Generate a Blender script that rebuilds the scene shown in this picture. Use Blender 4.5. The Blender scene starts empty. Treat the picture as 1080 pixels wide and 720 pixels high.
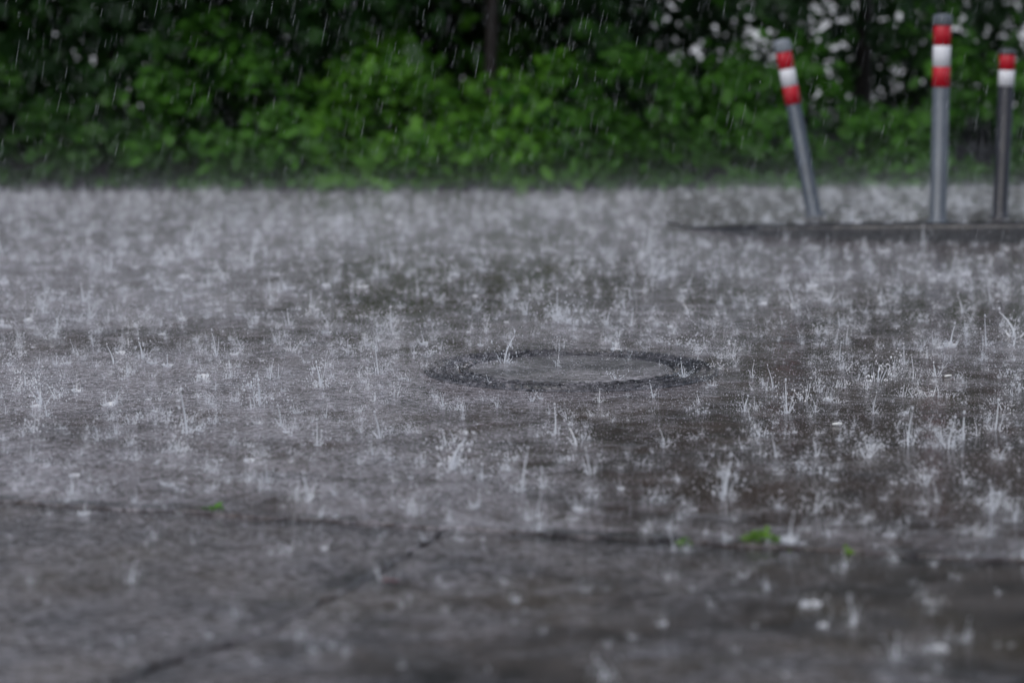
import bpy, math, random
import numpy as np
from mathutils import Vector, Matrix

R = math.radians
rng = np.random.default_rng(11)
random.seed(5)
sc = bpy.context.scene
COL = sc.collection

# ------------------------------------------------------------------ camera
CAM_H, FPX, PITCH = 0.94, 2690.0, R(7.33)
cam = bpy.data.cameras.new('camera')
cam.sensor_width = 36.0
cam.lens = FPX / 1080 * 36.0
cam.clip_start, cam.clip_end = 0.1, 2000.0
cam.dof.use_dof = True
cam.dof.focus_distance = 6.5
cam.dof.aperture_fstop = 2.4
camo = bpy.data.objects.new('camera', cam)
camo.location = (0, 0, CAM_H)
camo.rotation_euler = (R(90) - PITCH, 0, 0)
COL.objects.link(camo)
sc.camera = camo


def at(px, py, z=0.0):
    """point of the horizontal plane at height z seen at photograph pixel (px, py)"""
    u, v = (px - 540) / FPX, (py - 360) / FPX
    c, s = math.cos(PITCH), math.sin(PITCH)
    d = Vector((u, c - v * s, -s - v * c))
    t = (z - CAM_H) / d.z
    return Vector((d.x * t, d.y * t, z))


# ------------------------------------------------------------------ helpers
def tag(o, label=None, cat=None, group=None, kind=None):
    for k, v in (('label', label), ('category', cat), ('group', group), ('kind', kind)):
        if v:
            o[k] = v
    return o


def link(name, me, mat=None, parent=None):
    o = bpy.data.objects.new(name, me)
    COL.objects.link(o)
    if mat is not None:
        me.materials.append(mat)
    if parent is not None:
        o.parent = parent
    return o


def empty(name, loc):
    o = bpy.data.objects.new(name, None)
    o.empty_display_size = 0.1
    o.location = loc
    COL.objects.link(o)
    return o


def poly_mesh(name, verts, sizes, loops, smooth=False):
    """mesh from numpy arrays: verts (n,3), polygon sizes (m,), flat loop indices"""
    me = bpy.data.meshes.new(name)
    verts = np.asarray(verts, np.float32)
    sizes = np.asarray(sizes, np.int32)
    loops = np.asarray(loops, np.int32)
    me.vertices.add(len(verts))
    me.vertices.foreach_set('co', verts.ravel())
    me.loops.add(len(loops))
    me.loops.foreach_set('vertex_index', loops)
    me.polygons.add(len(sizes))
    st = np.zeros(len(sizes), np.int32)
    st[1:] = np.cumsum(sizes)[:-1]
    me.polygons.foreach_set('loop_start', st)
    me.polygons.foreach_set('use_smooth', np.full(len(sizes), smooth))
    me.update(calc_edges=True)
    me.validate()
    return me


def tri_mesh(name, verts, tris, smooth=False):
    tris = np.asarray(tris, np.int32)
    return poly_mesh(name, verts, np.full(len(tris), 3), tris.ravel(), smooth)


class MB:
    """collects faces of one mesh"""
    def __init__(self):
        self.v, self.f = [], []

    def add(self, vs, fs):
        b = len(self.v)
        self.v.extend([tuple(p) for p in vs])
        self.f.extend([tuple(i + b for i in q) for q in fs])

    def tube(self, pts, rad, n=8, cap=True):
        pts = [Vector(p) for p in pts]
        rings = []
        for i, p in enumerate(pts):
            a = pts[max(i - 1, 0)]
            b = pts[min(i + 1, len(pts) - 1)]
            d = (b - a).normalized()
            x = d.orthogonal().normalized() if i == 0 else (px_ - d * px_.dot(d)).normalized()
            px_ = x
            y = d.cross(x)
            rings.append([p + (x * math.cos(2 * math.pi * k / n) + y * math.sin(2 * math.pi * k / n)) * rad[i] for k in range(n)])
        vs = [q for r in rings for q in r]
        fs = []
        for i in range(len(pts) - 1):
            for k in range(n):
                k2 = (k + 1) % n
                fs.append((i * n + k, i * n + k2, (i + 1) * n + k2, (i + 1) * n + k))
        if cap:
            fs.append(tuple(range(n))[::-1])
            fs.append(tuple((len(pts) - 1) * n + k for k in range(n)))
        self.add(vs, fs)

    def lathe(self, prof, n=48, closed=False):
        """prof: list of (r, z)"""
        vs, fs = [], []
        for r, z in prof:
            for k in range(n):
                a = 2 * math.pi * k / n
                vs.append((r * math.cos(a), r * math.sin(a), z))
        m = len(prof)
        for i in range(m if closed else m - 1):
            j = (i + 1) % m
            for k in range(n):
                k2 = (k + 1) % n
                fs.append((i * n + k, i * n + k2, j * n + k2, j * n + k))
        if not closed:
            if prof[0][0] > 0:
                fs.append(tuple(range(n))[::-1])
            if prof[-1][0] > 0:
                fs.append(tuple((m - 1) * n + k for k in range(n)))
        self.add(vs, fs)

    def build(self, name, mat, parent=None, smooth=False):
        me = bpy.data.meshes.new(name)
        me.from_pydata(self.v, [], self.f)
        if smooth:
            for p in me.polygons:
                p.use_smooth = True
        me.update()
        return link(name, me, mat, parent)


def noise1(seed, n_oct=4, base=1.0):
    """1-D smooth noise function, about -1..1"""
    r = np.random.default_rng(seed)
    ph = r.uniform(0, 6.28, (n_oct, 2))
    fr = base * 2.1 ** np.arange(n_oct) * r.uniform(0.85, 1.15, n_oct)
    am = 0.62 ** np.arange(n_oct)

    def f(x):
        x = np.asarray(x, float)
        s = 0
        for k in range(n_oct):
            s = s + am[k] * (np.sin(fr[k] * x + ph[k, 0]) + 0.5 * np.sin(fr[k] * 1.63 * x + ph[k, 1]))
        return s / 2.2
    return f


# ------------------------------------------------------------------ materials
# the joint between the road and the older paving in front, running across
JA, JB = at(0, 527), at(1080, 590)
jd = (JB - JA).normalized()
jn = Vector((-jd.y, jd.x, 0))


class NT:
    def __init__(self, name):
        self.m = bpy.data.materials.new(name)
        self.m.use_nodes = True
        self.t = self.m.node_tree
        self.t.nodes.clear()
        self.out = self.n('ShaderNodeOutputMaterial')

    def n(self, typ, **kw):
        o = self.t.nodes.new(typ)
        for k, v in kw.items():
            setattr(o, k, v)
        return o

    def l(self, a, b):
        self.t.links.new(a, b)

    def coord(self, scale=(1, 1, 1), obj=False):
        tc = self.n('ShaderNodeTexCoord')
        mp = self.n('ShaderNodeMapping')
        mp.inputs['Scale'].default_value = scale
        self.l(tc.outputs['Object'], mp.inputs['Vector'])
        return mp.outputs[0]

    def noise(self, vec, scale, detail=3.0, rough=0.55, dist=0.0):
        o = self.n('ShaderNodeTexNoise')
        o.inputs['Scale'].default_value = scale
        o.inputs['Detail'].default_value = detail
        o.inputs['Roughness'].default_value = rough
        o.inputs['Distortion'].default_value = dist
        self.l(vec, o.inputs['Vector'])
        return o.outputs['Fac']

    def ramp(self, fac, stops):
        o = self.n('ShaderNodeValToRGB')
        el = o.color_ramp.elements
        while len(el) < len(stops):
            el.new(0.5)
        for e, (p, c) in zip(el, stops):
            e.position = p
            e.color = (c, c, c, 1) if not isinstance(c, tuple) else (*c, 1)
        self.l(fac, o.inputs[0])
        return o.outputs[0]

    def math(self, op, a, b=None, clamp=False):
        o = self.n('ShaderNodeMath', operation=op, use_clamp=clamp)
        for i, x in enumerate((a, b)):
            if x is None:
                continue
            if isinstance(x, (int, float)):
                o.inputs[i].default_value = x
            else:
                self.l(x, o.inputs[i])
        return o.outputs[0]

    def mix(self, fac, a, b, blend='MIX'):
        o = self.n('ShaderNodeMix', data_type='RGBA', blend_type=blend)
        for sock, x in ((o.inputs[0], fac), (o.inputs[6], a), (o.inputs[7], b)):
            if isinstance(x, (int, float)):
                sock.default_value = x
            elif isinstance(x, tuple):
                sock.default_value = (*x, 1)
            else:
                self.l(x, sock)
        return o.outputs[2]

    def bump(self, height, dist, strength=1.0, normal=None):
        o = self.n('ShaderNodeBump')
        o.inputs['Strength'].default_value = strength
        o.inputs['Distance'].default_value = dist
        self.l(height, o.inputs['Height'])
        if normal is not None:
            self.l(normal, o.inputs['Normal'])
        return o.outputs[0]

    def pbr(self, **kw):
        p = self.n('ShaderNodeBsdfPrincipled')
        for k, v in kw.items():
            s = p.inputs[k.replace('_', ' ')]
            if isinstance(v, (int, float)):
                s.default_value = v
            elif isinstance(v, tuple):
                s.default_value = (*v, 1) if len(v) == 3 and s.type == 'RGBA' else v
            else:
                self.l(v, s)
        return p

    def done(self, shader):
        self.l(shader.outputs[0], self.out.inputs['Surface'])
        return self.m


def simple(name, col, rough=0.5, metal=0.0, var=0.25, scale=30.0, bump=0.0, ior=1.45):
    t = NT(name)
    v = t.coord()
    f = t.noise(v, scale, 5, 0.65)
    f2 = t.noise(v, scale * 0.17, 3)
    k = t.math('MULTIPLY', f, f2)
    dark = tuple(c * (1 - var) for c in col)
    lite = tuple(min(1, c * (1 + var)) for c in col)
    c = t.mix(t.ramp(k, [(0.12, 0.0), (0.42, 1.0)]), dark, lite)
    kw = dict(Base_Color=c, Roughness=t.ramp(f, [(0.3, rough * 0.7), (0.7, min(1, rough * 1.3))]), Metallic=metal, IOR=ior)
    if bump:
        kw['Normal'] = t.bump(f, bump)
    return t.done(t.pbr(**kw))


def wet_ground(name, dark, lite, tint, ripple, wave, rough_lo, rough_hi, patch, foam=0.3, tilt=-0.07, pools=(), seam=0.0, crack=False):
    """asphalt below a film of water that the rain keeps rippling"""
    t = NT(name)
    v = t.coord()
    big = t.noise(v, patch, 4, 0.6, 0.4)
    mid = t.noise(v, 5.5, 5, 0.65, 0.3)
    agg = t.n('ShaderNodeTexVoronoi')
    agg.inputs['Scale'].default_value = 150.0
    t.l(v, agg.inputs['Vector'])
    grain = t.ramp(agg.outputs['Color'], [(0.15, 0.0), (0.9, 1.0)])
    c = t.mix(t.ramp(mid, [(0.3, 0.0), (0.72, 1.0)]), dark, lite)
    c = t.mix(t.math('MULTIPLY', t.ramp(t.noise(v, 2.3, 4, 0.6), [(0.5, 0.0), (0.68, 1.0)]), 0.7), c, tint)
    c = t.mix(0.35, c, grain, 'OVERLAY')
    # film of water: strong drop ripples where it is deep, flat asphalt where it is thin
    sx = t.n('ShaderNodeSeparateXYZ')
    t.l(v, sx.inputs[0])
    lean = t.math('ADD', big, t.math('MULTIPLY', sx.outputs['X'], tilt))
    for (px_, py_, rad_, amt) in pools:
        dn = t.n('ShaderNodeVectorMath', operation='DISTANCE')
        t.l(v, dn.inputs[0]); dn.inputs[1].default_value = (px_, py_, 0)
        lean = t.math('ADD', lean, t.math('MULTIPLY', t.ramp(t.math('DIVIDE', dn.outputs['Value'], rad_), [(0.0, 1.0), (1.0, 0.0)]), amt))
    chop = t.noise(v, 7.5, 5, 0.66, 0.5)
    lean = t.math('ADD', t.math('MULTIPLY', lean, 0.55), t.math('MULTIPLY', chop, 0.45))
    film = t.ramp(lean, [(0.40, 0.10), (0.49, 0.45), (0.60, 1.0)])
    # air beaten into the film by the rain: whitish where the water is deep and choppy
    fz = t.noise(v, 58.0, 6, 0.78, 0.3)
    fm = t.math('MULTIPLY', t.ramp(fz, [(0.40, 0.0), (0.62, 1.0)]), t.ramp(lean, [(0.41, 0.05), (0.61, 1.0)]))
    c = t.mix(t.math('MULTIPLY', fm, foam), c, (0.67, 0.635, 0.685))
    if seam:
        # broken dark band along the joint
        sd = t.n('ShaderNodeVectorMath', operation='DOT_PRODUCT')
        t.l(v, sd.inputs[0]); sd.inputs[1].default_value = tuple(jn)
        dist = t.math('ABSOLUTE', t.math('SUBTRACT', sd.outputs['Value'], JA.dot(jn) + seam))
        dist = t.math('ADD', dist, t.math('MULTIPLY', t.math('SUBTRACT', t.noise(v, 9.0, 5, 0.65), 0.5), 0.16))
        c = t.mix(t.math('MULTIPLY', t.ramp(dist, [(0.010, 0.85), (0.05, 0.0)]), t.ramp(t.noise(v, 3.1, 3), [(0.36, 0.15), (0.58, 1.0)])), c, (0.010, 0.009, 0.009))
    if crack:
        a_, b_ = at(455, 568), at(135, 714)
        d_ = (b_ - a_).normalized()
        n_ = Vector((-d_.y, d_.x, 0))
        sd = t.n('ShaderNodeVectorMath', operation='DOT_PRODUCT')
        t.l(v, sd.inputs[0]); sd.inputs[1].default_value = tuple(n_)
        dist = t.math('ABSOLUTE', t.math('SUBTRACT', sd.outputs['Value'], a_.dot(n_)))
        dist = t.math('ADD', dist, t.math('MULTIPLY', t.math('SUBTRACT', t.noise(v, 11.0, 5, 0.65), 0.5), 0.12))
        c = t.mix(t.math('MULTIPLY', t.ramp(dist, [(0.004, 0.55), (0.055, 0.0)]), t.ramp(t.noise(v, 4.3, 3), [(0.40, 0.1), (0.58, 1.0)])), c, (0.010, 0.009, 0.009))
    r1 = t.noise(v, 62.0, 4, 0.62)
    r2 = t.noise(v, 17.0, 3, 0.6, 0.6)
    vo = t.n('ShaderNodeTexVoronoi')
    vo.inputs['Scale'].default_value = 16.0
    vo.inputs['Randomness'].default_value = 1.0
    t.l(v, vo.inputs['Vector'])
    d = vo.outputs['Distance']
    ring = t.math('MULTIPLY', t.math('SINE', t.math('MULTIPLY', d, 42.0)), t.ramp(d, [(0.0, 1.0), (0.55, 0.0)]))
    h = t.math('ADD', t.math('MULTIPLY', r1, ripple), t.math('MULTIPLY', r2, wave))
    h = t.math('ADD', h, t.math('MULTIPLY', ring, ripple * 0.13))
    h = t.math('MULTIPLY', h, film)
    h = t.math('ADD', h, t.math('MULTIPLY', agg.outputs['Distance'], 0.06))
    nrm = t.bump(h, 0.001)
    rg = t.ramp(t.math('ADD', t.math('MULTIPLY', big, 0.5), t.math('MULTIPLY', chop, 0.5)), [(0.38, rough_hi), (0.60, rough_lo)])
    return t.done(t.pbr(Base_Color=c, Roughness=rg, IOR=1.36, Normal=nrm))


def leaf_mat(name, dark, lite, trans=0.35):
    t = NT(name)
    a = t.n('ShaderNodeAttribute', attribute_name='tint')
    c = t.mix(a.outputs['Fac'], dark, lite)
    p = t.pbr(Base_Color=c, Roughness=0.5, IOR=1.3)
    tr = t.n('ShaderNodeBsdfTranslucent')
    t.l(t.mix(0.5, c, tuple(min(1, x * 1.5) for x in lite)), tr.inputs['Color'])
    m = t.n('ShaderNodeMixShader')
    m.inputs[0].default_value = trans
    t.l(p.outputs[0], m.inputs[1])
    t.l(tr.outputs[0], m.inputs[2])
    return t.done(m)


def water_mat(name, alpha, col=(0.86, 0.87, 0.92)):
    """aerated water: scatters the sky's light, lets part of what is behind through"""
    t = NT(name)
    d = t.n('ShaderNodeBsdfDiffuse')
    d.inputs['Color'].default_value = (*col, 1)
    tr = t.n('ShaderNodeBsdfTranslucent')
    tr.inputs['Color'].default_value = (*col, 1)
    g = t.n('ShaderNodeBsdfGlossy')
    g.inputs['Roughness'].default_value = 0.2
    m1 = t.n('ShaderNodeMixShader'); m1.inputs[0].default_value = 0.5
    t.l(d.outputs[0], m1.inputs[1]); t.l(tr.outputs[0], m1.inputs[2])
    m2 = t.n('ShaderNodeMixShader'); m2.inputs[0].default_value = 0.12
    t.l(m1.outputs[0], m2.inputs[1]); t.l(g.outputs[0], m2.inputs[2])
    tp = t.n('ShaderNodeBsdfTransparent')
    m3 = t.n('ShaderNodeMixShader'); m3.inputs[0].default_value = alpha
    t.l(tp.outputs[0], m3.inputs[1]); t.l(m2.outputs[0], m3.inputs[2])
    return t.done(m3)


M = {}
M['road'] = wet_ground('wet_asphalt', (0.016, 0.0108, 0.0098), (0.064, 0.043, 0.036), (0.056, 0.038, 0.026), 3.4, 3.6, 0.08, 0.18, 0.62, 0.68,
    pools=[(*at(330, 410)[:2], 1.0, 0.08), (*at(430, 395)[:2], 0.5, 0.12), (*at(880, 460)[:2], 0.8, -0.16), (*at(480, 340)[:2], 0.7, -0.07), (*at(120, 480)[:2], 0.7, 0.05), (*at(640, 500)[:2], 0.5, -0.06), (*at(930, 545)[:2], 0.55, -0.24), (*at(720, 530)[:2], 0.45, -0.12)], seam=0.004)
M['pave'] = wet_ground('wet_old_asphalt', (0.012, 0.0105, 0.0105), (0.084, 0.070, 0.064), (0.060, 0.045, 0.028), 1.1, 3.6, 0.06, 0.17, 1.6, 0.33, -0.28,
    pools=[(*at(150, 565)[:2], 0.45, 0.10), (*at(330, 575)[:2], 0.4, 0.08), (*at(620, 590)[:2], 0.35, 0.10)], seam=-0.016, crack=True)  # paler foam towards the left also paints in the grey sky reflection
M['soil'] = simple('wet_soil', (0.012, 0.010, 0.008), 0.8, var=0.5, scale=12, bump=0.01)
M['land'] = simple('dark_ground_cover', (0.010, 0.020, 0.007), 0.9, var=0.4, scale=2)
M['kerb'] = simple('wet_kerb_stone', (0.012, 0.011, 0.013), 0.35, var=0.45, scale=40, bump=0.002)
M['island'] = wet_ground('wet_island_paving', (0.040, 0.037, 0.034), (0.10, 0.092, 0.085), (0.06, 0.055, 0.045), 2.0, 2.0, 0.16, 0.4, 1.2)
M['grey_post'] = simple('galvanised_grey', (0.085, 0.098, 0.116), 0.36, metal=0.15, var=0.18, scale=45, bump=0.0004)
M['blue_post'] = simple('weathered_steel_grey', (0.055, 0.068, 0.086), 0.36, metal=0.2, var=0.3, scale=40, bump=0.0005)
M['dark_post'] = simple('dark_weathered_grey', (0.015, 0.016, 0.022), 0.42, metal=0.0, var=0.35, scale=40, bump=0.0006)
M['cap'] = simple('grey_plastic_cap', (0.08, 0.092, 0.108), 0.4, var=0.15, scale=30)
M['cap_pale'] = simple('pale_grey_cap', (0.18, 0.20, 0.225), 0.4, var=0.15, scale=30)
M['cap_dark'] = simple('dark_cap', (0.05, 0.053, 0.06), 0.4, var=0.2, scale=30)
M['red'] = simple('red_reflective_film', (0.40, 0.002, 0.013), 0.4, var=0.28, scale=22)
M['white'] = simple('white_reflective_film', (0.64, 0.64, 0.67), 0.4, var=0.07, scale=50)
M['iron'] = wet_ground('wet_cast_iron', (0.006, 0.006, 0.008), (0.020, 0.019, 0.023), (0.015, 0.013, 0.013), 1.6, 1.6, 0.14, 0.34, 3.0, 0.36, -0.2)
M['bark'] = simple('wet_bark', (0.020, 0.015, 0.013), 0.75, var=0.5, scale=25, bump=0.01)
M['twig'] = simple('wet_twig', (0.035, 0.027, 0.020), 0.6, var=0.4, scale=30)
M['wall'] = simple('white_render', (0.86, 0.86, 0.87), 0.8, var=0.03, scale=4)
M['coping'] = simple('grey_coping', (0.40, 0.40, 0.40), 0.7, var=0.15, scale=8)
M['leaf_shade'] = leaf_mat('leaf_shade_green', (0.006, 0.022, 0.006), (0.022, 0.064, 0.012), 0.2)  # darker leaf copy: the shade of the deep growth is in its colour
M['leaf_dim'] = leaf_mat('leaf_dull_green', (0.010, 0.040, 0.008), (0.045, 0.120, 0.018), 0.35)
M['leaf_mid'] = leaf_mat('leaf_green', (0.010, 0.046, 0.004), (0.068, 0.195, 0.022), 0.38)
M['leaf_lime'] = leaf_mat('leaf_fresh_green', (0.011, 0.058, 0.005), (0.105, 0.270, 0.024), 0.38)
M['weed'] = leaf_mat('weed_green', (0.05, 0.13, 0.014), (0.16, 0.30, 0.03), 0.4)
M['splash'] = water_mat('splash_water', 0.76, (0.93, 0.94, 0.97))
M['spray'] = water_mat('spray_water', 0.85)
M['rain'] = water_mat('rain_water', 0.20)
M['litter'] = simple('wet_white_paper', (0.80, 0.79, 0.76), 0.5, var=0.06, scale=90)
M['dead_leaf'] = simple('red_brown_leaf', (0.09, 0.034, 0.034), 0.4, var=0.3, scale=60)

# concrete set in the manhole cover, below a skin of water
M['concrete'] = wet_ground('wet_concrete', (0.060, 0.057, 0.058), (0.16, 0.155, 0.158), (0.125, 0.112, 0.105), 2.4, 2.4, 0.12, 0.30, 2.2, 0.72, 0.05)

# ------------------------------------------------------------------ ground
def sheet(name, poly, z, mat):
    me = bpy.data.meshes.new(name)
    me.from_pydata([(x, y, z) for x, y in poly], [], [tuple(range(len(poly)))])
    return tag(link(name, me, mat), kind='structure')


sheet('ground', [(-900, -900), (900, -900), (900, 1400), (-900, 1400)], -0.06, M['land'])


def slab_mesh(loop, ztop, zbot, bev):
    """closed 2-D loop (counter-clockwise) -> slab with a worn, bevelled edge"""
    p = np.asarray(loop, float)
    nx = np.roll(p, -1, 0) - np.roll(p, 1, 0)
    nx /= np.linalg.norm(nx, axis=1)[:, None] + 1e-9
    inward = np.stack([-nx[:, 1], nx[:, 0]], 1)
    n = len(p)
    rings = [np.c_[p, np.full(n, zbot)], np.c_[p, np.full(n, ztop - bev)],
             np.c_[p + inward * bev * 0.35, np.full(n, ztop - bev * 0.35)], np.c_[p + inward * bev * 1.2, np.full(n, ztop)]]
    v = np.concatenate(rings)
    f = []
    for r in range(3):
        for k in range(n):
            k2 = (k + 1) % n
            f.append((r * n + k, r * n + k2, (r + 1) * n + k2, (r + 1) * n + k))
    f.append(tuple(3 * n + k for k in range(n)))
    return [tuple(x) for x in v], f


nj, ng = noise1(3, 6, 5.0), noise1(9, 5, 4.0)


def joint(s0, s1, step, amp, shift):
    n = int(abs(s1 - s0) / step) + 1
    s = np.linspace(s0, s1, n)
    off = amp * nj(s * 4.0) + (shift if shift == 0 else -0.002 - 0.011 * np.clip(0.40 + ng(s * 2.6), 0, 1))
    return [(JA.x + jd.x * a + jn.x * b, JA.y + jd.y * a + jn.y * b) for a, b in zip(s, off)]


edge = joint(-1.5, 3.2, 0.012, 0.012, 0.0)
far_l, far_r = (-60, JA.y + 3), (60, JB.y - 3)
loop = [(-60, edge[0][1])] + edge + [(60, edge[-1][1]), (60, 13.55), (-60, 13.55)]
vs, fs = slab_mesh(loop, 0.0, -0.055, 0.004)
me = bpy.data.meshes.new('road')
me.from_pydata(vs, [], fs)
tag(link('road', me, M['road']), kind='structure')

# front paving: two bays either side of an open crack, 13 mm lower than the road edge
ZP = -0.006
crack_px = [(476, 556), (436, 580), (408, 598), (378, 615), (345, 632), (318, 646), (292, 659), (262, 672), (225, 684), (187, 694), (150, 707), (118, 722)]
cp = [at(x, y, ZP) for x, y in crack_px]
cl = [Vector((cp[-1].x + (cp[-1].x - cp[-2].x) * k, cp[-1].y + (cp[-1].y - cp[-2].y) * k, 0)) for k in (6, 30)]
cp = cp + cl


def resample(pts, step):
    out = []
    for a, b in zip(pts, pts[1:]):
        n = max(1, int((b - a).length / step))
        out += [a.lerp(b, k / n) for k in range(n)]
    return out + [pts[-1]]


cpr = resample(cp, 0.012)
na, nb = noise1(21, 5, 9.0), noise1(22, 5, 9.0)
ln = np.arange(len(cpr)) * 0.012
width = 0.0035 + 0.015 * np.clip(na(ln * 3.0) - 0.15, 0, 1) + 0.010 * np.exp(-((ln - 1.02) / 0.05) ** 2)
left_side, right_side = [], []
for i, p in enumerate(cpr):
    d = (cpr[min(i + 1, len(cpr) - 1)] - cpr[max(i - 1, 0)]).normalized()
    nrm = Vector((-d.y, d.x, 0))
    wob = 0.006 * nb(ln[i] * 5.0)
    a = p + nrm * (wob + width[i])
    b = p + nrm * (wob - width[i])
    left_side.append((b.x, b.y))
    right_side.append((a.x, a.y))
# which side is left of the crack in x
if left_side[5][0] > right_side[5][0]:
    left_side, right_side = right_side, left_side
gap = -0.0035
sc0 = (cp[0] - JA).dot(jd)
ej_l = joint(-1.5, sc0 - 0.01, 0.012, 0.008, gap)
ej_r = joint(sc0 + 0.012, 3.2, 0.012, 0.008, gap)
loop_l = [(-60, -20)] + [left_side[-1]] + left_side[::-1] + ej_l[::-1] + [(-60, ej_l[0][1])]
loop_r = right_side + [(60, -20), (60, ej_r[-1][1])] + ej_r[::-1]
mb = MB()
for lp in (loop_l, loop_r):
    lp2 = [lp[0]]
    for q in lp[1:]:
        if (q[0] - lp2[-1][0]) ** 2 + (q[1] - lp2[-1][1]) ** 2 > 1e-6:
            lp2.append(q)
    vs, fs = slab_mesh(lp2, ZP, -0.055, 0.004)
    mb.add(vs, fs)
tag(mb.build('pavement', M['pave']), kind='structure')
sheet('crack_bed', [(-2.5, 1), (2.5, 1), (2.5, 5.6), (-2.5, 5.6)], -0.040, M['soil'])

# planted verge below the shrubs: a low bank of soil
gx, gy = np.linspace(-14, 14, 120), np.linspace(13.5, 24, 46)
X, Y = np.meshgrid(gx, gy)
Z = -0.01 + 0.10 * np.clip((Y - 13.5) / 0.6, 0, 1) + 0.05 * np.sin(X * 3.1 + Y * 2) * np.clip(Y - 13.5, 0, 1) + 0.03 * np.sin(X * 9 + 1.3 * Y)
Z[0] = -0.05
v = np.c_[X.ravel(), Y.ravel(), Z.ravel()]
f = [(j * 120 + i, j * 120 + i + 1, (j + 1) * 120 + i + 1, (j + 1) * 120 + i) for j in range(45) for i in range(119)]
me = bpy.data.meshes.new('verge'); me.from_pydata([tuple(p) for p in v], [], f)
tag(link('verge', me, M['soil']), kind='structure')

# raised traffic island whose kerb dips to the road on its near corner
xs_k = np.array([0.70, 0.78, 0.90, 1.04, 1.42, 2.1, 3.0, 9.0])
hs_k = np.array([0.001, 0.004, 0.022, 0.044, 0.068, 0.084, 0.088, 0.088])
yf_k = np.array([11.45, 11.18, 10.98, 10.80, 10.60, 10.46, 10.42, 10.40])
ihf = lambda x: np.interp(x, xs_k, hs_k)
iyf = lambda x: np.interp(x, xs_k, yf_k)
xs = np.concatenate([np.linspace(0.70, 2.6, 155), np.linspace(2.65, 9, 60)])
nk = noise1(7, 5, 6.0)
KW = 0.13
mb = MB()
vs, fs = [], []
prof = [(-0.004, None), (0.0, -0.022), (0.007, -0.007), (0.018, 0.0), (KW, 0.0), (KW + 0.002, -0.02)]
for x in xs:
    h, y0 = float(ihf(x)), float(iyf(x))
    jt = 0.004 * math.exp(-(((x * 1.0 + 0.33) % 1.0 - 0.5) / 0.006) ** 2)
    wob = 0.003 * float(nk(x * 6))
    for dy, dz in prof:
        z = -0.006 if dz is None else h + max(dz, -h) + 0.0015 * float(nk(x * 9 + dy * 40)) - jt
        vs.append((x, y0 + dy + (wob if dy < 0.05 else 0), z))
n = len(prof)
for i in range(len(xs) - 1):
    for k in range(n - 1):
        fs.append((i * n + k, (i + 1) * n + k, (i + 1) * n + k + 1, i * n + k + 1))
mb.add(vs, fs)
tag(mb.build('kerb', M['kerb'], smooth=True), kind='structure')
mb = MB()
vs, fs = [], []
rows = np.linspace(0, 1, 14)
for x in xs:
    y0 = float(iyf(x)) + KW + 0.004
    for r in rows:
        vs.append((x, y0 + (13.56 - y0) * r, float(ihf(x)) * (1 - 0.85 * max(0.0, r - 0.12)) - 0.003 + 0.004 * float(nk(x * 5 + r * 11))))
for i in range(len(xs) - 1):
    for k in range(13):
        fs.append((i * 14 + k, (i + 1) * 14 + k, (i + 1) * 14 + k + 1, i * 14 + k + 1))
mb.add(vs, fs)
tag(mb.build('traffic_island', M['island'], smooth=True), kind='structure')

# ------------------------------------------------------------------ manhole
C = at(602, 391)
mh = empty('manhole_cover', (C.x, C.y, 0.0))
tag(mh, 'round cast iron manhole cover with a pale concrete centre, set in the flooded road', 'manhole cover')
mb = MB()
mb.lathe([(0.392, -0.02), (0.390, 0.003), (0.384, 0.0055), (0.340, 0.0055), (0.336, 0.002), (0.318, 0.002), (0.314, 0.0055), (0.302, 0.0055), (0.298, -0.02)], 160, closed=True)
# knobs cast on the frame
for k in range(92):
    a = 2 * math.pi * k / 92
    for rr in (0.352, 0.374):
        aa = a + (0.034 if rr > 0.36 else 0)
        cx, cy = rr * math.cos(aa), rr * math.sin(aa)
        ux, uy = math.cos(aa), math.sin(aa)
        vs = []
        for s, z in ((0.0075, 0.0054), (0.0052, 0.0105)):
            for du, dv in ((-1, -1), (1, -1), (1, 1), (-1, 1)):
                vs.append((cx + (ux * du - uy * dv) * s, cy + (uy * du + ux * dv) * s, z))
        mb.add(vs, [(0, 1, 5, 4), (1, 2, 6, 5), (2, 3, 7, 6), (3, 0, 4, 7), (4, 5, 6, 7)])
mb.build('frame', M['iron'], mh)
mb = MB()
mb.lathe([(0.294, -0.02), (0.294, 0.0055), (0.291, 0.008), (0.276, 0.008), (0.273, 0.0055), (0.272, -0.02)], 160, closed=True)
for k in range(40):
    a = 2 * math.pi * (k + 0.5) / 40
    vs = []
    for s, z in ((0.006, 0.0079), (0.0045, 0.0115)):
        for du, dv in ((-1, -1.6), (1, -1.6), (1, 1.6), (-1, 1.6)):
            vs.append((0.2835 * math.cos(a) + (math.cos(a) * du - math.sin(a) * dv) * s, 0.2835 * math.sin(a) + (math.sin(a) * du + math.cos(a) * dv) * s, z))
    mb.add(vs, [(0, 1, 5, 4), (1, 2, 6, 5), (2, 3, 7, 6), (3, 0, 4, 7), (4, 5, 6, 7)])
mb.build('cover_rim', M['iron'], mh)
mb = MB()
mb.lathe([(0.2715, -0.02), (0.2715, 0.004), (0.266, 0.0055), (0.20, 0.0062), (0.10, 0.0065), (0.0001, 0.0065)], 96)
mb.build('concrete_infill', M['concrete'], mh, smooth=True)

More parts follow.
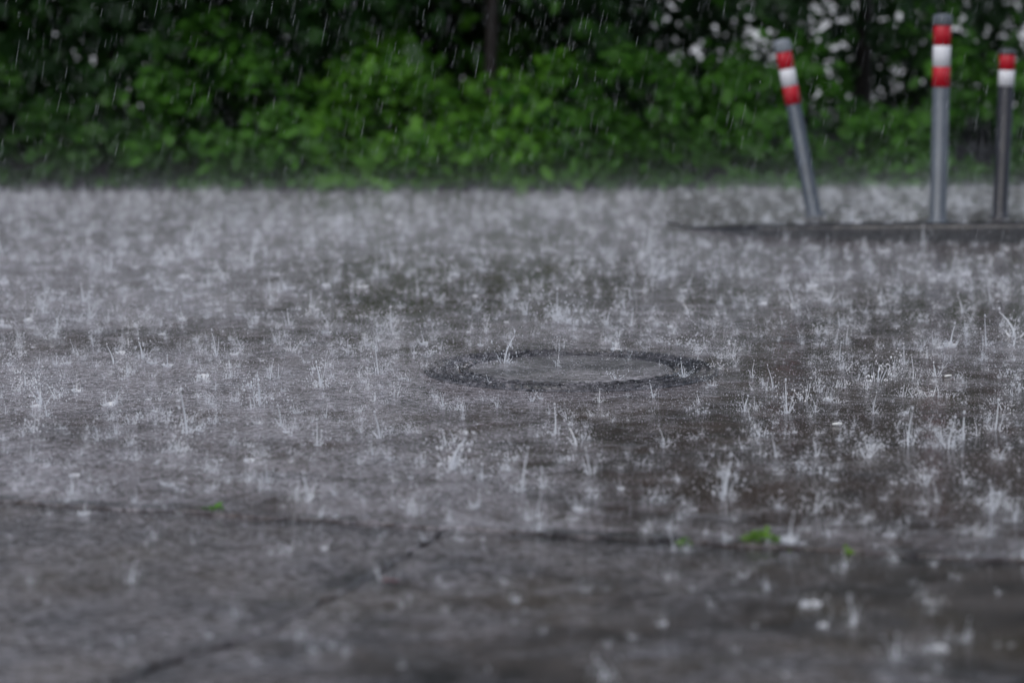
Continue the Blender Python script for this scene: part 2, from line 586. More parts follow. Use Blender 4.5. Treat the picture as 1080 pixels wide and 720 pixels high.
# ------------------------------------------------------------------ bollards
def bollard(px, py, y, height, rad, tilt_y, bands, post_mat, cap_mat, label, cap_h):
    x = (px - 540) / FPX * (y * math.cos(PITCH) + CAM_H * math.sin(PITCH))
    z = float(ihf(x)) - 0.006
    t = empty('bollard', (x, y, z))
    t.rotation_euler = (0, tilt_y, 0)
    tag(t, label, 'bollard', 'bollards on the traffic island')
    H = height
    mb = MB()
    mb.lathe([(rad + 0.014, -0.02), (rad + 0.014, 0.008), (rad + 0.004, 0.012), (rad, 0.014), (rad, H - cap_h)], 40)
    mb.build('post', post_mat, t, smooth=True)
    for nm, a, b in bands:
        mb = MB()
        e = 0.0011
        mb.lathe([(rad + 0.0002, H - b), (rad + e, H - b + 0.0006), (rad + e, H - a - 0.0006), (rad + 0.0002, H - a)], 40, closed=False)
        o = mb.build(nm + '_band', M[nm], t, smooth=False)
        for p in o.data.polygons:
            p.use_smooth = len(p.vertices) == 4
    mb = MB()
    c0 = H - cap_h
    mb.lathe([(rad + 0.0035, c0 + 0.0005), (rad + 0.0045, c0 + 0.004), (rad + 0.0045, H - 0.012), (rad + 0.001, H - 0.005), (rad * 0.75, H - 0.001), (rad * 0.35, H + 0.0015), (0.0005, H + 0.002)], 40)
    mb.build('cap', cap_mat, t, smooth=True)
    return t


bollard(858.5, 229, 11.2, 0.785, 0.0335, R(-11.4), [('red', 0.054, 0.130), ('white', 0.130, 0.206), ('red', 0.206, 0.284)], M['blue_post'], M['cap_pale'],
        'grey bollard with red and white bands, knocked over to lean well to one side', 0.054)
bollard(988.5, 237, 10.64, 0.866, 0.0352, R(0.2), [('red', 0.047, 0.130), ('white', 0.130, 0.217), ('red', 0.217, 0.300)], M['grey_post'], M['cap'],
        'tallest bollard, straight and pale grey with two red bands and a white one', 0.047)
bollard(1054, 232, 10.80, 0.714, 0.0325, R(1.3), [('red', 0.024, 0.090), ('white', 0.090, 0.156)], M['dark_post'], M['cap_dark'],
        'short dark grey bollard with a single red band over a white one', 0.024)

# ------------------------------------------------------------------ foliage
half = np.array([(0, 0), (0.20, 0.02), (0.44, 0.20), (0.20, 0.40), (0.40, 0.70), (0.11, 0.76), (0, 1.06)])
LV = np.concatenate([np.c_[half, -0.22 * half[:, 0] - 0.12 * (half[:, 1] - 0.4) ** 2], np.c_[-half[1:6, 0], half[1:6, 1], -0.22 * half[1:6, 0] - 0.12 * (half[1:6, 1] - 0.4) ** 2]])
LF = [[0, 1, 2, 3, 4, 5, 6], [0, 6, 11, 10, 9, 8, 7]]


def unit(a):
    return a / (np.linalg.norm(a, axis=-1, keepdims=True) + 1e-9)


def leaf_mesh(name, pos, nrm, size, r):
    n = len(pos)
    nrm = unit(nrm)
    t = r.normal(size=(n, 3)) * 0.6 + np.array([0, -0.5, -0.5])
    t = unit(t - nrm * (t * nrm).sum(1, keepdims=True))
    b = np.cross(t, nrm)
    L = LV * 1.0
    v = pos[:, None, :] + size[:, None, None] * (L[None, :, 0:1] * b[:, None, :] * 0.95 + L[None, :, 1:2] * t[:, None, :] + L[None, :, 2:3] * nrm[:, None, :])
    k = len(LV)
    base = (np.arange(n) * k)[:, None]
    loops = np.concatenate([base + np.array(LF[0])[None], base + np.array(LF[1])[None]], 1).ravel()
    me = poly_mesh(name, v.reshape(-1, 3), np.full(2 * n, 7), loops)
    at_ = me.attributes.new('tint', 'FLOAT', 'FACE')
    at_.data.foreach_set('value', np.repeat(np.clip(r.normal(0.5, 0.27, n), 0, 1), 2).astype(np.float32))
    return me


def clump_leaves(centres, per, rad, flat, size, r, face=(0, -0.55, 0.9), spread=0.5):
    """leaves gathered in flattish sprays round the given centres"""
    n = len(centres)
    cnt = np.maximum(4, (per * r.uniform(0.5, 1.5, n)).astype(int))
    idx = np.repeat(np.arange(n), cnt)
    m = len(idx)
    rr = (rad * r.uniform(0.6, 1.4, n))[idx]
    off = r.normal(size=(m, 3)) * 0.55
    off[:, 2] *= flat
    off *= rr[:, None]
    off[:, 2] -= 0.35 * (off[:, 0] ** 2 + off[:, 1] ** 2) / np.maximum(rr, 1e-3)
    axis = unit(r.normal(size=(n, 3)) * 0.35 + np.array(face))[idx]
    nr = axis + r.normal(size=(m, 3)) * spread
    sz = size * r.uniform(0.4, 1.6, m)
    return centres[idx] + off, nr, sz


def xw(px, y):
    return (px - 540) / FPX * (y + 0.12)


def plant(name, label, cat, x0, x1, top, n_front, n_back, mat, seed, size=0.068, back_y=1.6, dens_low=0.03, stems=7):
    r = np.random.default_rng(seed)
    cx = (x0 + x1) / 2
    root = empty(name, (cx, 14.2, 0.05))
    tag(root, label, cat, 'plants along the far side of the road')
    nz = noise1(seed + 50, 4, 3.0)
    # front skirt
    x = r.uniform(x0, x1, n_front)
    hz = top * (0.80 + 0.34 * nz(x * 2.6))
    z = dens_low + (hz - dens_low) * r.beta(1.0, 1.25, n_front)
    y = 13.62 + 0.32 * z + 0.10 * nz(x * 5 + z * 7) + r.exponential(0.17, n_front)
    c1 = np.c_[x, y, z]
    # keep the sprays in knots with gaps between them
    keep = (np.sin(x * 6.3 + seed) * np.sin(z * 8.1 + 1.7 * seed) + 0.6 * np.sin(x * 13.1 + z * 10 + seed)) > r.uniform(-0.30, 0.50, n_front)
    c1 = c1[keep]
    p1, n1, s1 = clump_leaves(c1, 34, 0.14, 0.42, size, r, spread=0.38)
    # skirt of low shoots at the front edge
    m = int(n_front * 0.22)
    xx = r.uniform(x0, x1, m)
    ck = np.c_[xx, 13.63 + r.exponential(0.10, m), r.uniform(0.03, 0.30, m)]
    pk, nk_, sk = clump_leaves(ck, 26, 0.12, 0.5, size, r, spread=0.45)
    p1, n1, s1 = np.concatenate([p1, pk]), np.concatenate([n1, nk_]), np.concatenate([s1, sk])
    # deeper, looser growth
    x = r.uniform(x0 - 0.1, x1 + 0.1, n_back)
    z = r.uniform(0.05, top * 1.35, n_back)
    y = 14.3 + r.uniform(0, back_y, n_back)
    c2 = np.c_[x, y, z]
    p2, n2, s2 = clump_leaves(c2, 22, 0.20, 0.7, size * 1.15, r, spread=0.8)
    p = np.concatenate([p1, p2]); nn = np.concatenate([n1, n2]); ss = np.concatenate([s1, s2])
    p[:, 2] = np.maximum(p[:, 2], 0.06)
    o = link('foliage', leaf_mesh('foliage', p - np.array(root.location), nn, ss, r), mat, root)
    # stems reaching from the root to some of the sprays
    tg = c1[r.permutation(len(c1))[:stems]]
    for q in tg:
        bx = float(np.clip(q[0] + r.normal(0, 0.12), x0, x1))
        a = np.array([bx, 14.15 + r.uniform(-0.1, 0.2), 0.02])
        pts = [Vector(a + (q - a) * k + np.array([0.03 * math.sin(5 * k + bx), 0, 0.10 * math.sin(3.1 * k)]) - np.array(root.location)) for k in np.linspace(0, 1, 7)]
        mb = MB()
        mb.tube(pts, np.linspace(0.011, 0.003, 7), 6)
        mb.build('stem', M['twig'], root, smooth=True)
    return root


def tree(label, x, y, trunk_r, lean, crown_c, crown_r, n_cl, mat, seed, low=None):
    r = np.random.default_rng(seed)
    root = empty('tree', (x, y, 0.0))
    tag(root, label, 'tree', 'trees behind the shrubs')
    H = 3.4
    pts = [Vector((lean * (k ** 1.3) + 0.03 * math.sin(4 * k + seed), 0.04 * math.sin(3 * k), H * k)) for k in np.linspace(0, 1, 12)]
    rad = [trunk_r * (1.35 - 0.35 * min(1, k * 8)) * (1 - 0.55 * k) for k in np.linspace(0, 1, 12)]
    mb = MB(); mb.tube(pts, rad, 14)
    mb.build('trunk', M['bark'], root, smooth=True)
    for k in range(6):
        b = pts[5 + k]
        a = r.uniform(0, 6.28)
        L = r.uniform(0.9, 1.7)
        q = [b + Vector((math.cos(a) * L * t, math.sin(a) * L * t, 0.55 * L * t - 0.25 * L * t * t + 0.03 * math.sin(9 * t))) for t in np.linspace(0, 1, 7)]
        mb = MB(); mb.tube(q, np.linspace(rad[5 + k] * 0.55, 0.006, 7), 7)
        mb.build('branch', M['bark'], root, smooth=True)
    d = unit(r.normal(size=(n_cl, 3))) * (r.uniform(0.15, 1, (n_cl, 1)) ** 0.45)
    c = np.array(crown_c) + d * np.array(crown_r)  # crown mostly above the view, set low and forward to block sun and sky
    if low is not None:
        c = np.concatenate([c, low])
    p, n, s = clump_leaves(c, 26, 0.24, 0.6, 0.095, r, spread=0.7)
    link('crown', leaf_mesh('crown', p - np.array([x, y, 0.0]), n, s, r), mat, root)
    return root


YS = 13.9
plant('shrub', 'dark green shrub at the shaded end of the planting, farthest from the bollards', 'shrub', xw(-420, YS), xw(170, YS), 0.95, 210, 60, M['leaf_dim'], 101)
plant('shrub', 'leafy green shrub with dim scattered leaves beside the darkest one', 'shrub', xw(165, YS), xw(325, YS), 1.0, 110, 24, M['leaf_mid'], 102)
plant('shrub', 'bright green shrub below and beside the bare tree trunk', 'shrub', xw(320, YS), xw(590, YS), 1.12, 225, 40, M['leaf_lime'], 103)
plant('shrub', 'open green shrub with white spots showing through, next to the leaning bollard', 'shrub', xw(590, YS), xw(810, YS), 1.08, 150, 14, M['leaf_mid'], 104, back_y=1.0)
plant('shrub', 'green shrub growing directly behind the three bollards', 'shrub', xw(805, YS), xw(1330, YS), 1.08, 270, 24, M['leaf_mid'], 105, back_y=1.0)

# dim growth hanging into the top of the view
def hang(px0, px1, n, seed, z0=0.8, z1=1.5, y0=14.0, y1=15.0):
    r = np.random.default_rng(seed)
    return np.c_[r.uniform(xw(px0, 14.4), xw(px1, 14.4), n), r.uniform(y0, y1, n), r.uniform(z0, z1, n)]


tree('tree with a bare brown trunk rising out of the bright shrub', xw(513, 14.35), 14.35, 0.040, 0.05, (0.0, 14.75, 2.65), (1.75, 1.5, 1.25), 420, M['leaf_shade'], 201, low=np.concatenate([hang(330, 455, 14, 31), hang(575, 640, 7, 34)]))
tree('tree with a dark crown over the shaded shrub, farthest from the bollards', xw(120, 15.6), 15.6, 0.06, -0.15, (-2.4, 14.75, 2.55), (1.95, 1.55, 1.3), 520, M['leaf_shade'], 202, low=hang(-100, 330, 60, 32, 0.6))
tree('tree with leafy branches hanging behind the bollards', xw(900, 15.5), 15.5, 0.055, 0.2, (2.3, 14.8, 2.65), (1.85, 1.5, 1.25), 370, M['leaf_shade'], 203, low=hang(700, 1150, 24, 33, 0.9))
# second row, its deep shade put into darker leaf colour
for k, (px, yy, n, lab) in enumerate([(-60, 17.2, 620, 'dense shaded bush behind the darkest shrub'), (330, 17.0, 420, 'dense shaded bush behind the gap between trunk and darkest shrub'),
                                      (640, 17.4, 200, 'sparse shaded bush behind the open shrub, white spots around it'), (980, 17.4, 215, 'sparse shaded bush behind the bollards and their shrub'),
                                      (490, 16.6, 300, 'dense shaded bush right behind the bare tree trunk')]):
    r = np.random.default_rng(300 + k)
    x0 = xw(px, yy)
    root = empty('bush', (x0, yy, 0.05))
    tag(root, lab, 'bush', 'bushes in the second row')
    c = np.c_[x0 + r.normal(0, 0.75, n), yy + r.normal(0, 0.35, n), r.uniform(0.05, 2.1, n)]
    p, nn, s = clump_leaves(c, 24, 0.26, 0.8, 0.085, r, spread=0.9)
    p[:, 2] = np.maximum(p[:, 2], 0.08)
    link('foliage', leaf_mesh('foliage', p - np.array(root.location), nn, s, r), M['leaf_shade'], root)
    for q in range(4):
        a = Vector((r.normal(0, 0.2), r.normal(0, 0.1), 0))
        mb = MB(); mb.tube([a, a + Vector((r.normal(0, 0.1), 0, 0.6)), a + Vector((r.normal(0, 0.3), 0, 1.5))], [0.02, 0.014, 0.006], 7)
        mb.build('stem', M['twig'], root, smooth=True)

# white wall added beyond the planting to put bright spots between leaves
wl = empty('added_wall', (2.0, 27.0, -0.06))
tag(wl, 'white wall added beyond the planting, seen only as bright spots between leaves', 'wall')
mb = MB()
mb.add([(x, y, z) for z in (0, 2.0) for x, y in ((-9, 0), (9, 0), (9, 0.24), (-9, 0.24))], [(0, 1, 5, 4), (1, 2, 6, 5), (2, 3, 7, 6), (3, 0, 4, 7), (4, 5, 6, 7)])
mb.build('wall_body', M['wall'], wl)
mb = MB()
mb.add([(x, y, z) for z in (2.002, 2.06) for x, y in ((-9.03, -0.04), (9.03, -0.04), (9.03, 0.28), (-9.03, 0.28))], [(3, 2, 1, 0), (0, 1, 5, 4), (1, 2, 6, 5), (2, 3, 7, 6), (3, 0, 4, 7), (4, 5, 6, 7)])
mb.build('coping', M['coping'], wl)

# ------------------------------------------------------------------ weeds, litter
def weed(px, py, w, h, n, seed, label, blade=0.014, mat='weed'):
    r = np.random.default_rng(seed)
    b = at(px, py, -0.008)
    root = empty('weed', (b.x, b.y, -0.012))
    tag(root, label, 'weed', 'weeds in the joint between the two surfaces')
    jx, jy = jd.x, jd.y
    u = r.normal(0, 0.36, n) * w
    vv = r.normal(0, 0.22, n) * 0.03
    pos = np.c_[u * jx - vv * jy, u * jy + vv * jx, h * np.exp(-(u / (w * 0.5)) ** 2) * r.uniform(0.15, 1, n) + 0.004]
    nr = r.normal(size=(n, 3)) * 0.5 + np.array([0, -0.4, 0.9])
    me = leaf_mesh('leaves', pos, nr, np.full(n, blade) * r.uniform(0.5, 1.4, n), r)
    link('leaves', me, M[mat], root)
    mb = MB()
    for k in range(0, n, 4):
        p = Vector(pos[k])
        mb.tube([(p.x * 0.5, p.y * 0.5, 0), p * 0.8, p], [0.0012, 0.001, 0.0006], 4)
    mb.build('stalk', M[mat], root)
    return root


weed(803, 573, 0.085, 0.026, 90, 1, 'largest weed tuft in the joint, bright green leaves on a low mound')
weed(722, 573, 0.034, 0.008, 22, 2, 'small green weed in the joint, next to the largest tuft')
weed(895, 583, 0.020, 0.010, 12, 3, 'tiny green weed at the end of the joint nearest the bollards')
weed(226, 540, 0.065, 0.013, 60, 4, 'flat dull green weed in the joint, far from the other weeds', mat='leaf_lime')
weed(848, 580, 0.045, 0.004, 14, 5, 'thin line of yellowish moss in the joint beside the largest tuft', 0.009)


def litter(px, py, L, ang, label):
    b = at(px, py)
    root_v = MB()
    root_v.tube([(-L / 2, 0, 0), (-L / 4, 0.0004, 0.0002), (L / 4, 0, 0.0002), (L / 2, -0.0003, 0)], [0.0026, 0.0029, 0.0029, 0.0025], 10)
    o = root_v.build('cigarette_butt', M['litter'], None, smooth=True)
    o.location = (b.x, b.y, 0.0045)
    o.rotation_euler = (0, R(-3), ang)
    tag(o, label, 'litter', 'white litter on the road')


litter(1000, 398, 0.020, R(28), 'small white scrap lying askew on the wet road, the one nearer the bollards')
litter(883, 449, 0.022, R(2), 'small white scrap lying level on the wet road, below the other scrap')

r = np.random.default_rng(77)
b = at(403, 616, ZP)
o = link('fallen_leaf', leaf_mesh('fallen_leaf', np.zeros((1, 3)), np.array([[0.05, -0.1, 1.0]]), np.array([0.034]), r), M['dead_leaf'])
o.location = (b.x, b.y, ZP + 0.012)
o.rotation_euler = (0, 0, R(70))
tag(o, 'reddish brown fallen leaf beside the crack in the front paving', 'leaf')

# ------------------------------------------------------------------ water thrown up by the rain
def tube_arr(pts, rad, n=3):
    """open n-sided tapered tube as arrays"""
    pts = np.asarray(pts)
    d = unit(np.gradient(pts, axis=0))
    ref = np.array([0.31, 0.87, 0.38])
    x = unit(np.cross(d, ref)); y = np.cross(d, x)
    ang = 2 * np.pi * np.arange(n) / n
    v = pts[:, None, :] + np.asarray(rad)[:, None, None] * (x[:, None, :] * np.cos(ang)[None, :, None] + y[:, None, :] * np.sin(ang)[None, :, None])
    m = len(pts)
    tr = []
    for i in range(m - 1):
        for k in range(n):
            k2 = (k + 1) % n
            a, b_, c, e = i * n + k, i * n + k2, (i + 1) * n + k2, (i + 1) * n + k
            tr += [(a, b_, c), (a, c, e)]
    return v.reshape(-1, 3), np.array(tr)


OCT_V = np.array([(1, 0, 0), (-1, 0, 0), (0, 1, 0), (0, -1, 0), (0, 0, 1), (0, 0, -1)], float)
OCT_F = np.array([(0, 2, 4), (2, 1, 4), (1, 3, 4), (3, 0, 4), (2, 0, 5), (1, 2, 5), (3, 1, 5), (0, 3, 5)])


def drops_arr(pos, rad, stretch=1.0):
    n = len(pos)
    v = pos[:, None, :] + OCT_V[None] * np.asarray(rad)[:, None, None] * np.array([1, 1, stretch])
    t = OCT_F[None] + (np.arange(n) * 6)[:, None, None]
    return v.reshape(-1, 3), t.reshape(-1, 3)


def splash_arr(r, size=1.0, kind=0):
    """one raindrop splash: torn crown of thin jets with beads at their tips, about 5 cm across at size 1"""
    V, T, off = [], [], 0

    def push(v, t):
        nonlocal off
        V.append(v); T.append(t + off); off += len(v)
    n = int(r.integers(3, 9))
    lean = r.uniform(0, 6.28)
    skew = r.uniform(0.0, 0.75)
    r0 = r.uniform(0.004, 0.010)
    for k in range(n):
        a = r.uniform(0, 6.28)
        up = r.uniform(0.35, 1.0)
        L = r.uniform(0.008, 0.027) * (1 + skew * math.cos(a - lean)) * (0.6 if kind == 2 else 1.0)
        el = R(r.uniform(45, 86))
        vx, vz = math.cos(el), math.sin(el)
        t = np.linspace(0, 1, 6)
        hor = r0 * 0.8 + L * vx * t
        z = L * vz * t - L * 0.55 * t * t * r.uniform(0.2, 1.0) * vx
        aa = a + r.normal(0, 0.25) * t
        pts = np.c_[hor * np.cos(aa), hor * np.sin(aa), np.maximum(z, 0.0)]
        w = r.uniform(0.0003, 0.00085)
        rad = w * (1.25 - 0.85 * t)
        push(*tube_arr(pts, rad, 3))
        m = int(r.integers(1, 4))
        tip = pts[-1] + r.normal(0, 0.0035, (m, 3)) + np.array([math.cos(a), math.sin(a), 0.6]) * r.uniform(0, 0.010, (m, 1))
        tip[:, 2] = np.maximum(tip[:, 2], 0.001)
        push(*drops_arr(tip, r.uniform(0.0006, 0.0015, m), 1.3))
    # torn sheet of the crown
    if r.uniform() < 0.12:
        m = 14
        hh = r.uniform(0.004, 0.010)
        a = 2 * np.pi * np.arange(m) / m
        lift = 1 + 0.6 * skew * np.cos(a - lean)
        rg_ = np.stack([np.c_[r0 * np.cos(a), r0 * np.sin(a), 0 * a],
                        np.c_[r0 * 1.35 * np.cos(a), r0 * 1.35 * np.sin(a), 0.5 * hh * lift],
                        np.c_[r0 * 1.6 * np.cos(a), r0 * 1.6 * np.sin(a), hh * lift * r.uniform(0.45, 1.5, m)]])
        tr = []
        for i in range(2):
            for k in range(m):
                if r.uniform() < (0.25 if i == 0 else 0.5):
                    continue
                k2 = (k + 1) % m
                tr += [(i * m + k, i * m + k2, (i + 1) * m + k2), (i * m + k, (i + 1) * m + k2, (i + 1) * m + k)]
        push(rg_.reshape(-1, 3), np.array(tr))
    if kind == 1:
        h = r.uniform(0.022, 0.042)
        t = np.linspace(0, 1, 7)
        pts = np.c_[0.010 * t * t * r.normal(), 0.006 * t * r.normal(), h * t]
        push(*tube_arr(pts, (0.0017 - 0.0011 * t) * r.uniform(0.7, 1.1), 4))
        push(*drops_arr(pts[-1:] + np.array([[0, 0, 0.004]]), np.array([0.0018]), 1.4))
    # broken collar of foam at the foot
    m = int(r.integers(20, 48))
    a = r.uniform(0, 6.28, m)
    q = r.uniform(0.3, 1.5, m) * 0.011
    push(*drops_arr(np.c_[q * np.cos(a), q * np.sin(a), np.abs(r.normal(0.0, 0.007, m))], r.uniform(0.0004, 0.0013, m)))
    # beads in the air round it
    m = int(r.integers(40, 90))
    a = r.uniform(0, 6.28, m)
    q = r.uniform(0.2, 1.0, m) ** 0.7 * 0.040
    push(*drops_arr(np.c_[q * np.cos(a), q * np.sin(a), r.exponential(0.016, m)], r.uniform(0.0003, 0.0008, m), 1.4))
    return np.concatenate(V) * size, np.concatenate(T)


r = np.random.default_rng(909)
variants = [splash_arr(r, 1.0, k % 3) for k in range(40)]
vmesh = [tri_mesh('splash', v, t) for v, t in variants[:22]]
for me in vmesh:
    me.materials.append(M['splash'])

SPL = [(463, 318, 1.3), (555, 332, 1.2), (305, 305, 1.2), (660, 332, 1.1), (228, 375, 1.2), (345, 388, 1.1), (372, 372, 1.6), (150, 378, 1.3),
       (262, 408, 1.5), (100, 285, 1.2), (205, 270, 1.3), (265, 280, 1.2), (370, 232, 1.3), (425, 255, 1.3), (500, 275, 1.1), (590, 258, 1.3),
       (690, 290, 1.3), (722, 280, 1.4), (752, 303, 1.3), (872, 270, 1.2), (880, 297, 1.3), (870, 318, 1.2), (955, 262, 1.1), (1015, 330, 1.2),
       (532, 385, 1.2), (755, 390, 1.2), (978, 418, 1.35), (925, 402, 1.9), (830, 436, 1.25), (785, 434, 1.1), (740, 436, 1.0), (650, 402, 0.9),
       (623, 500, 1.1), (765, 522, 1.5), (685, 530, 1.0), (550, 518, 1.2), (485, 570, 1.25), (402, 611, 1.1), (400, 462, 1.0), (190, 476, 1.2),
       (540, 486, 1.0), (958, 470, 1.3), (920, 474, 1.2), (975, 512, 1.2), (1060, 432, 1.2), (640, 716, 1.2), (855, 640, 1.3), (980, 636, 1.2),
       (95, 336, 1.2), (22, 356, 1.2), (140, 486, 1.0), (470, 470, 0.9), (870, 500, 1.0), (1020, 590, 1.0), (335, 470, 1.0), (60, 420, 1.1),
       (708, 610, 1.0), (1040, 365, 1.2), (800, 355, 1.2), (610, 290, 1.3), (330, 255, 1.2), (155, 232, 1.2), (45, 255, 1.2), (790, 262, 1.2)]
LAB = {(925, 402): 'widest white splash on the road, a torn fan of jets beside the slanted litter', (978, 418): 'low bright splash with a dense white core, just below the slanted litter',
       (532, 385): 'splash with one thin tall jet at the far rim of the manhole cover', (755, 390): 'bright splash on the road beside the manhole cover, on the bollards side',
       (485, 570): 'splash rising from the joint between road and front paving', (402, 611): 'blurred splash standing over the red brown fallen leaf',
       (640, 716): 'most blurred splash, at the very near edge of the front paving', (830, 436): 'slim upright splash with a bright foot between manhole cover and level litter',
       (765, 522): 'tall loose splash on the road just beyond the largest weed tuft'}
for i, (px, py, s) in enumerate(SPL):
    front = (at(px, py) - JA).dot(jn) < 0
    b = at(px, py, ZP if front else 0.0)
    # tall single jets are variants 1, 4, 7 ...; the named splashes keep the shape their label tells of
    vi, zs = {(532, 385): (1, 1.5), (830, 436): (4, 1.3), (765, 522): (7, 1.5), (978, 418): (6, 0.7), (755, 390): (9, 1.0)}.get((px, py), (i % len(vmesh), 1.0))
    o = bpy.data.objects.new('splash', vmesh[vi])
    COL.objects.link(o)
    o.location = b
    o.rotation_euler = (0, 0, random.uniform(0, 6.28))
    k = s * (0.85 if front else 1.25)
    o.scale = (k, k, k * zs * random.uniform(0.95, 1.35))
    tag(o, LAB.get((px, py), 'white crown of a raindrop splash standing out on the wet road'), 'splash', 'raindrop splashes standing out on the wet road')


def footprint(n, r, y0=3.0, y1=13.7, p=1.0, side=0.9):
    """points spread evenly over the wet ground in view, with a margin to either side"""
    y = y0 + (y1 - y0) * r.uniform(0, 1, n * 2) ** p
    w = 0.205 * y + side
    x = r.uniform(-1, 1, n * 2) * (0.205 * y1 + side)
    k = np.abs(x) < w
    return np.c_[x[k], y[k]][:n]


def lee(xy, r, keep):
    """thins the water thrown up in the gutter right below the kerb"""
    g = (xy[:, 0] > 0.66) & (xy[:, 1] < iyf(xy[:, 0]) + 0.03) & (xy[:, 1] > iyf(xy[:, 0]) - 0.5)
    return xy[~g | (r.uniform(0, 1, len(xy)) < keep)]


def zground(xy):
    z = np.zeros(len(xy))
    d = (xy[:, 0] - JA.x) * jn.x + (xy[:, 1] - JA.y) * jn.y
    z[d < 0] = ZP
    on = (xy[:, 0] > 0.62) & (xy[:, 1] > iyf(xy[:, 0]))
    z[on] = ihf(xy[on, 0]) * (1 - 0.85 * np.clip((xy[on, 1] - iyf(xy[on, 0])) / (13.56 - iyf(xy[on, 0])) - 0.15, 0, 1))
    return z


# the mass of smaller splashes
NS = 7400
r = np.random.default_rng(4242)
xy = footprint(NS, r, p=0.96)
keepf = ((xy[:, 0] - JA.x) * jn.x + (xy[:, 1] - JA.y) * jn.y > 0) | (r.uniform(0, 1, len(xy)) < 0.40)
xy = lee(xy[keepf], r, 0.4)
xy = xy[(np.hypot(xy[:, 0] - C.x, xy[:, 1] - C.y) > 0.46) | (r.uniform(0, 1, len(xy)) < 0.35)]
xy = xy[(xy[:, 1] > C.y) | (np.abs(xy[:, 0] - C.x) > 0.42) | (xy[:, 1] < C.y - 0.9) | (r.uniform(0, 1, len(xy)) < 0.6)]
zz = zground(xy)
VV, TT, off = [], [], 0
for i in range(len(xy)):
    v, t = variants[int(r.integers(len(variants)))]
    s = float(np.exp(r.normal(-0.40, 0.45))) * (0.62 if (xy[i, 0] - JA.x) * jn.x + (xy[i, 1] - JA.y) * jn.y < 0 else 1.0)
    a = r.uniform(0, 6.28)
    ca, sa = math.cos(a), math.sin(a)
    w = np.c_[v[:, 0] * ca - v[:, 1] * sa, v[:, 0] * sa + v[:, 1] * ca, v[:, 2] * r.uniform(0.8, 1.4)] * s + np.array([xy[i, 0], xy[i, 1], zz[i]])
    VV.append(w); TT.append(t + off); off += len(v)
o = link('splashing_rain', tri_mesh('splashing_rain', np.concatenate(VV), np.concatenate(TT)), M['splash'])
tag(o, 'countless small white splashes of rain all over the wet ground', 'splashes', kind='stuff')

# fine rebounding spray: beads in the air just above the ground
TET = np.array([(1, 1, 1), (-1, -1, 1), (-1, 1, -1), (1, -1, -1)], float) / 1.3
TETF = np.array([(0, 1, 2), (0, 3, 1), (0, 2, 3), (1, 3, 2)])


def beads(n, hs, rmin, rmax, seed, **kw):
    r = np.random.default_rng(seed)
    xy = lee(footprint(n, r, **kw), r, 0.6)
    n = len(xy)
    z = zground(xy) + r.exponential(hs, n) + 0.0006
    rad = rmin + (rmax - rmin) * r.uniform(0, 1, n) ** 2.2
    a = r.uniform(0, 6.28, n)
    ca, sa = np.cos(a)[:, None], np.sin(a)[:, None]
    X = TET[None, :, 0] * ca - TET[None, :, 1] * sa
    Y = TET[None, :, 0] * sa + TET[None, :, 1] * ca
    Z = np.repeat(TET[None, :, 2], n, 0) * 1.4
    v = np.stack([X, Y, Z], 2) * rad[:, None, None] + np.c_[xy, z][:, None, :]
    t = TETF[None] + (np.arange(n) * 4)[:, None, None]
    return v.reshape(-1, 3), t.reshape(-1, 3)


v1, t1 = beads(210000, 0.016, 0.0003, 0.0009, 61, y0=4.3)
v2, t2 = beads(50000, 0.07, 0.0003, 0.0008, 62, y0=6.5)
v4, t4 = beads(320000, 0.12, 0.0002, 0.0005, 64, y0=11.0)
v3, t3 = beads(330000, 0.065, 0.00025, 0.0006, 63, y0=9.2, p=0.65)
o = link('spray', tri_mesh('spray', np.concatenate([v1, v2, v3, v4]), np.concatenate([t1, t2 + len(v1), t3 + len(v1) + len(v2), t4 + len(v1) + len(v2) + len(v3)])), M['spray'])
tag(o, 'fine mist of rebounding droplets hanging low over the road', 'spray', kind='stuff')

# falling rain
r = np.random.default_rng(88)
NR = 9500
y = r.uniform(6.0, 13.8, NR)
x = r.uniform(-1, 1, NR) * (0.22 * y + 0.7)
z = r.uniform(0.02, 1.45, NR)
L = np.clip(np.exp(r.normal(-3.5, 0.5, NR)), 0.008, 0.10)
rad = 0.00022 + 0.0006 * r.uniform(0, 1, NR) ** 2
d = np.array([0.20, 0.03, 1.0]) / math.sqrt(1.041)
dirs = unit(np.tile(d, (NR, 1)) + r.normal(0, 0.035, (NR, 3)))
prof_t = np.array([-0.5, -0.2, 0.25, 0.5])
prof_r = np.array([0.15, 1.0, 0.8, 0.1])
ang = 2 * np.pi * np.arange(3) / 3
side = unit(np.cross(dirs, np.array([0.1, 1.0, 0.05]))); side2 = np.cross(dirs, side)
cen = np.c_[x, y, z]
v = (cen[:, None, None, :] + dirs[:, None, None, :] * (prof_t[None, :, None, None] * L[:, None, None, None])
     + (side[:, None, None, :] * np.cos(ang)[None, None, :, None] + side2[:, None, None, :] * np.sin(ang)[None, None, :, None]) * (prof_r[None, :, None, None] * rad[:, None, None, None]))
q = []
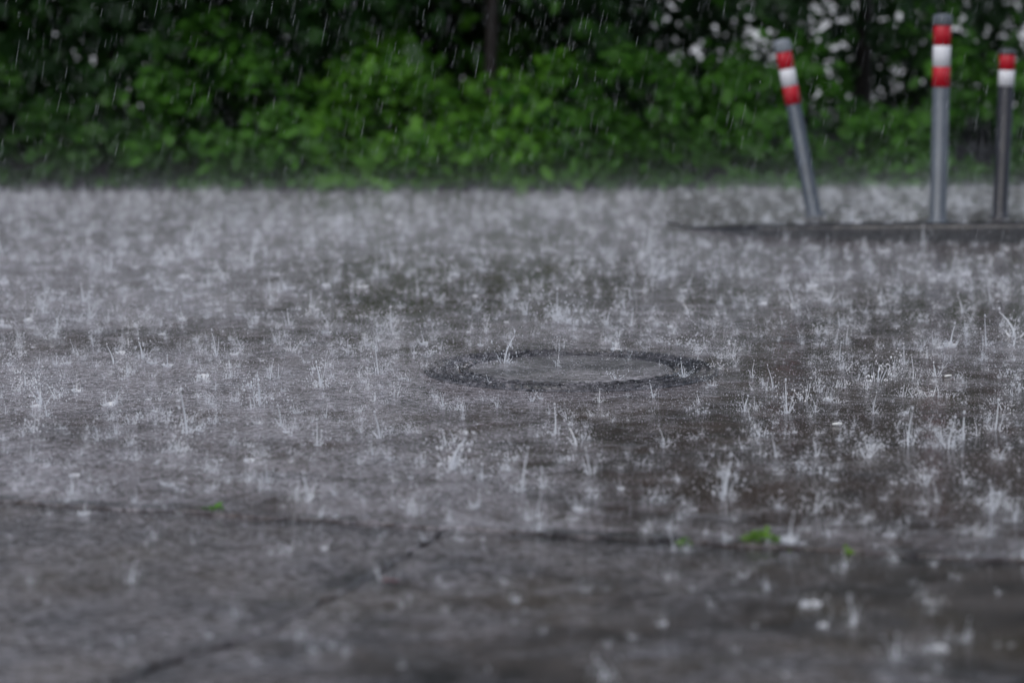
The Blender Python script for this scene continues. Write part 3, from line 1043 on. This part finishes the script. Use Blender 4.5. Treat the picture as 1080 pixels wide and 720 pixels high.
for i in range(3):
    for k in range(3):
        k2 = (k + 1) % 3
        q += [(i * 3 + k, i * 3 + k2, (i + 1) * 3 + k2), (i * 3 + k, (i + 1) * 3 + k2, (i + 1) * 3 + k)]
t = np.array(q)[None] + (np.arange(NR) * 12)[:, None, None]
o = link('rain', tri_mesh('rain', v.reshape(-1, 3), t.reshape(-1, 3)), M['rain'])
tag(o, 'slanting rain drops falling in front of the dark greenery', 'rain', kind='stuff')

# ------------------------------------------------------------------ light
SUN_EL, SUN_AZ = R(58), R(-150)     # azimuth clockwise from +Y: high, over the camera's shoulder
w = bpy.data.worlds.new('World')
sc.world = w
w.use_nodes = True
nt = w.node_tree
bg = nt.nodes['Background']
sky = nt.nodes.new('ShaderNodeTexSky')
sky.sky_type = 'NISHITA'
sky.sun_disc = False
sky.sun_elevation = SUN_EL
sky.sun_rotation = SUN_AZ
sky.air_density = 1.0
sky.dust_density = 1.5
sky.ozone_density = 1.0
hs = nt.nodes.new('ShaderNodeHueSaturation')
hs.inputs['Saturation'].default_value = 0.55
nt.links.new(sky.outputs[0], hs.inputs['Color'])
nt.links.new(hs.outputs[0], bg.inputs['Color'])
bg.inputs['Strength'].default_value = 0.12
sun = bpy.data.lights.new('sun', 'SUN')
sun.energy = 1.0
sun.angle = R(50)
sun.color = (1.0, 0.98, 0.96)
so = bpy.data.objects.new('sun', sun)
dv = Vector((math.sin(SUN_AZ) * math.cos(SUN_EL), math.cos(SUN_AZ) * math.cos(SUN_EL), math.sin(SUN_EL)))
so.rotation_euler = dv.to_track_quat('Z', 'Y').to_euler()
so.location = dv * 30
COL.objects.link(so)

vs_ = sc.view_settings
vs_.view_transform = 'Standard'
vs_.look = 'None'
vs_.gamma = 1.0
vs_.use_curve_mapping = False
vs_.exposure = 0.42
cy = sc.cycles
cy.transparent_max_bounces = 48
cy.max_bounces = 6
cy.diffuse_bounces = 3
cy.glossy_bounces = 3
cy.sample_clamp_indirect = 4.0
cy.use_denoising = True
cy.denoiser = 'OPENIMAGEDENOISE'
cy.denoising_input_passes = 'RGB_ALBEDO_NORMAL'
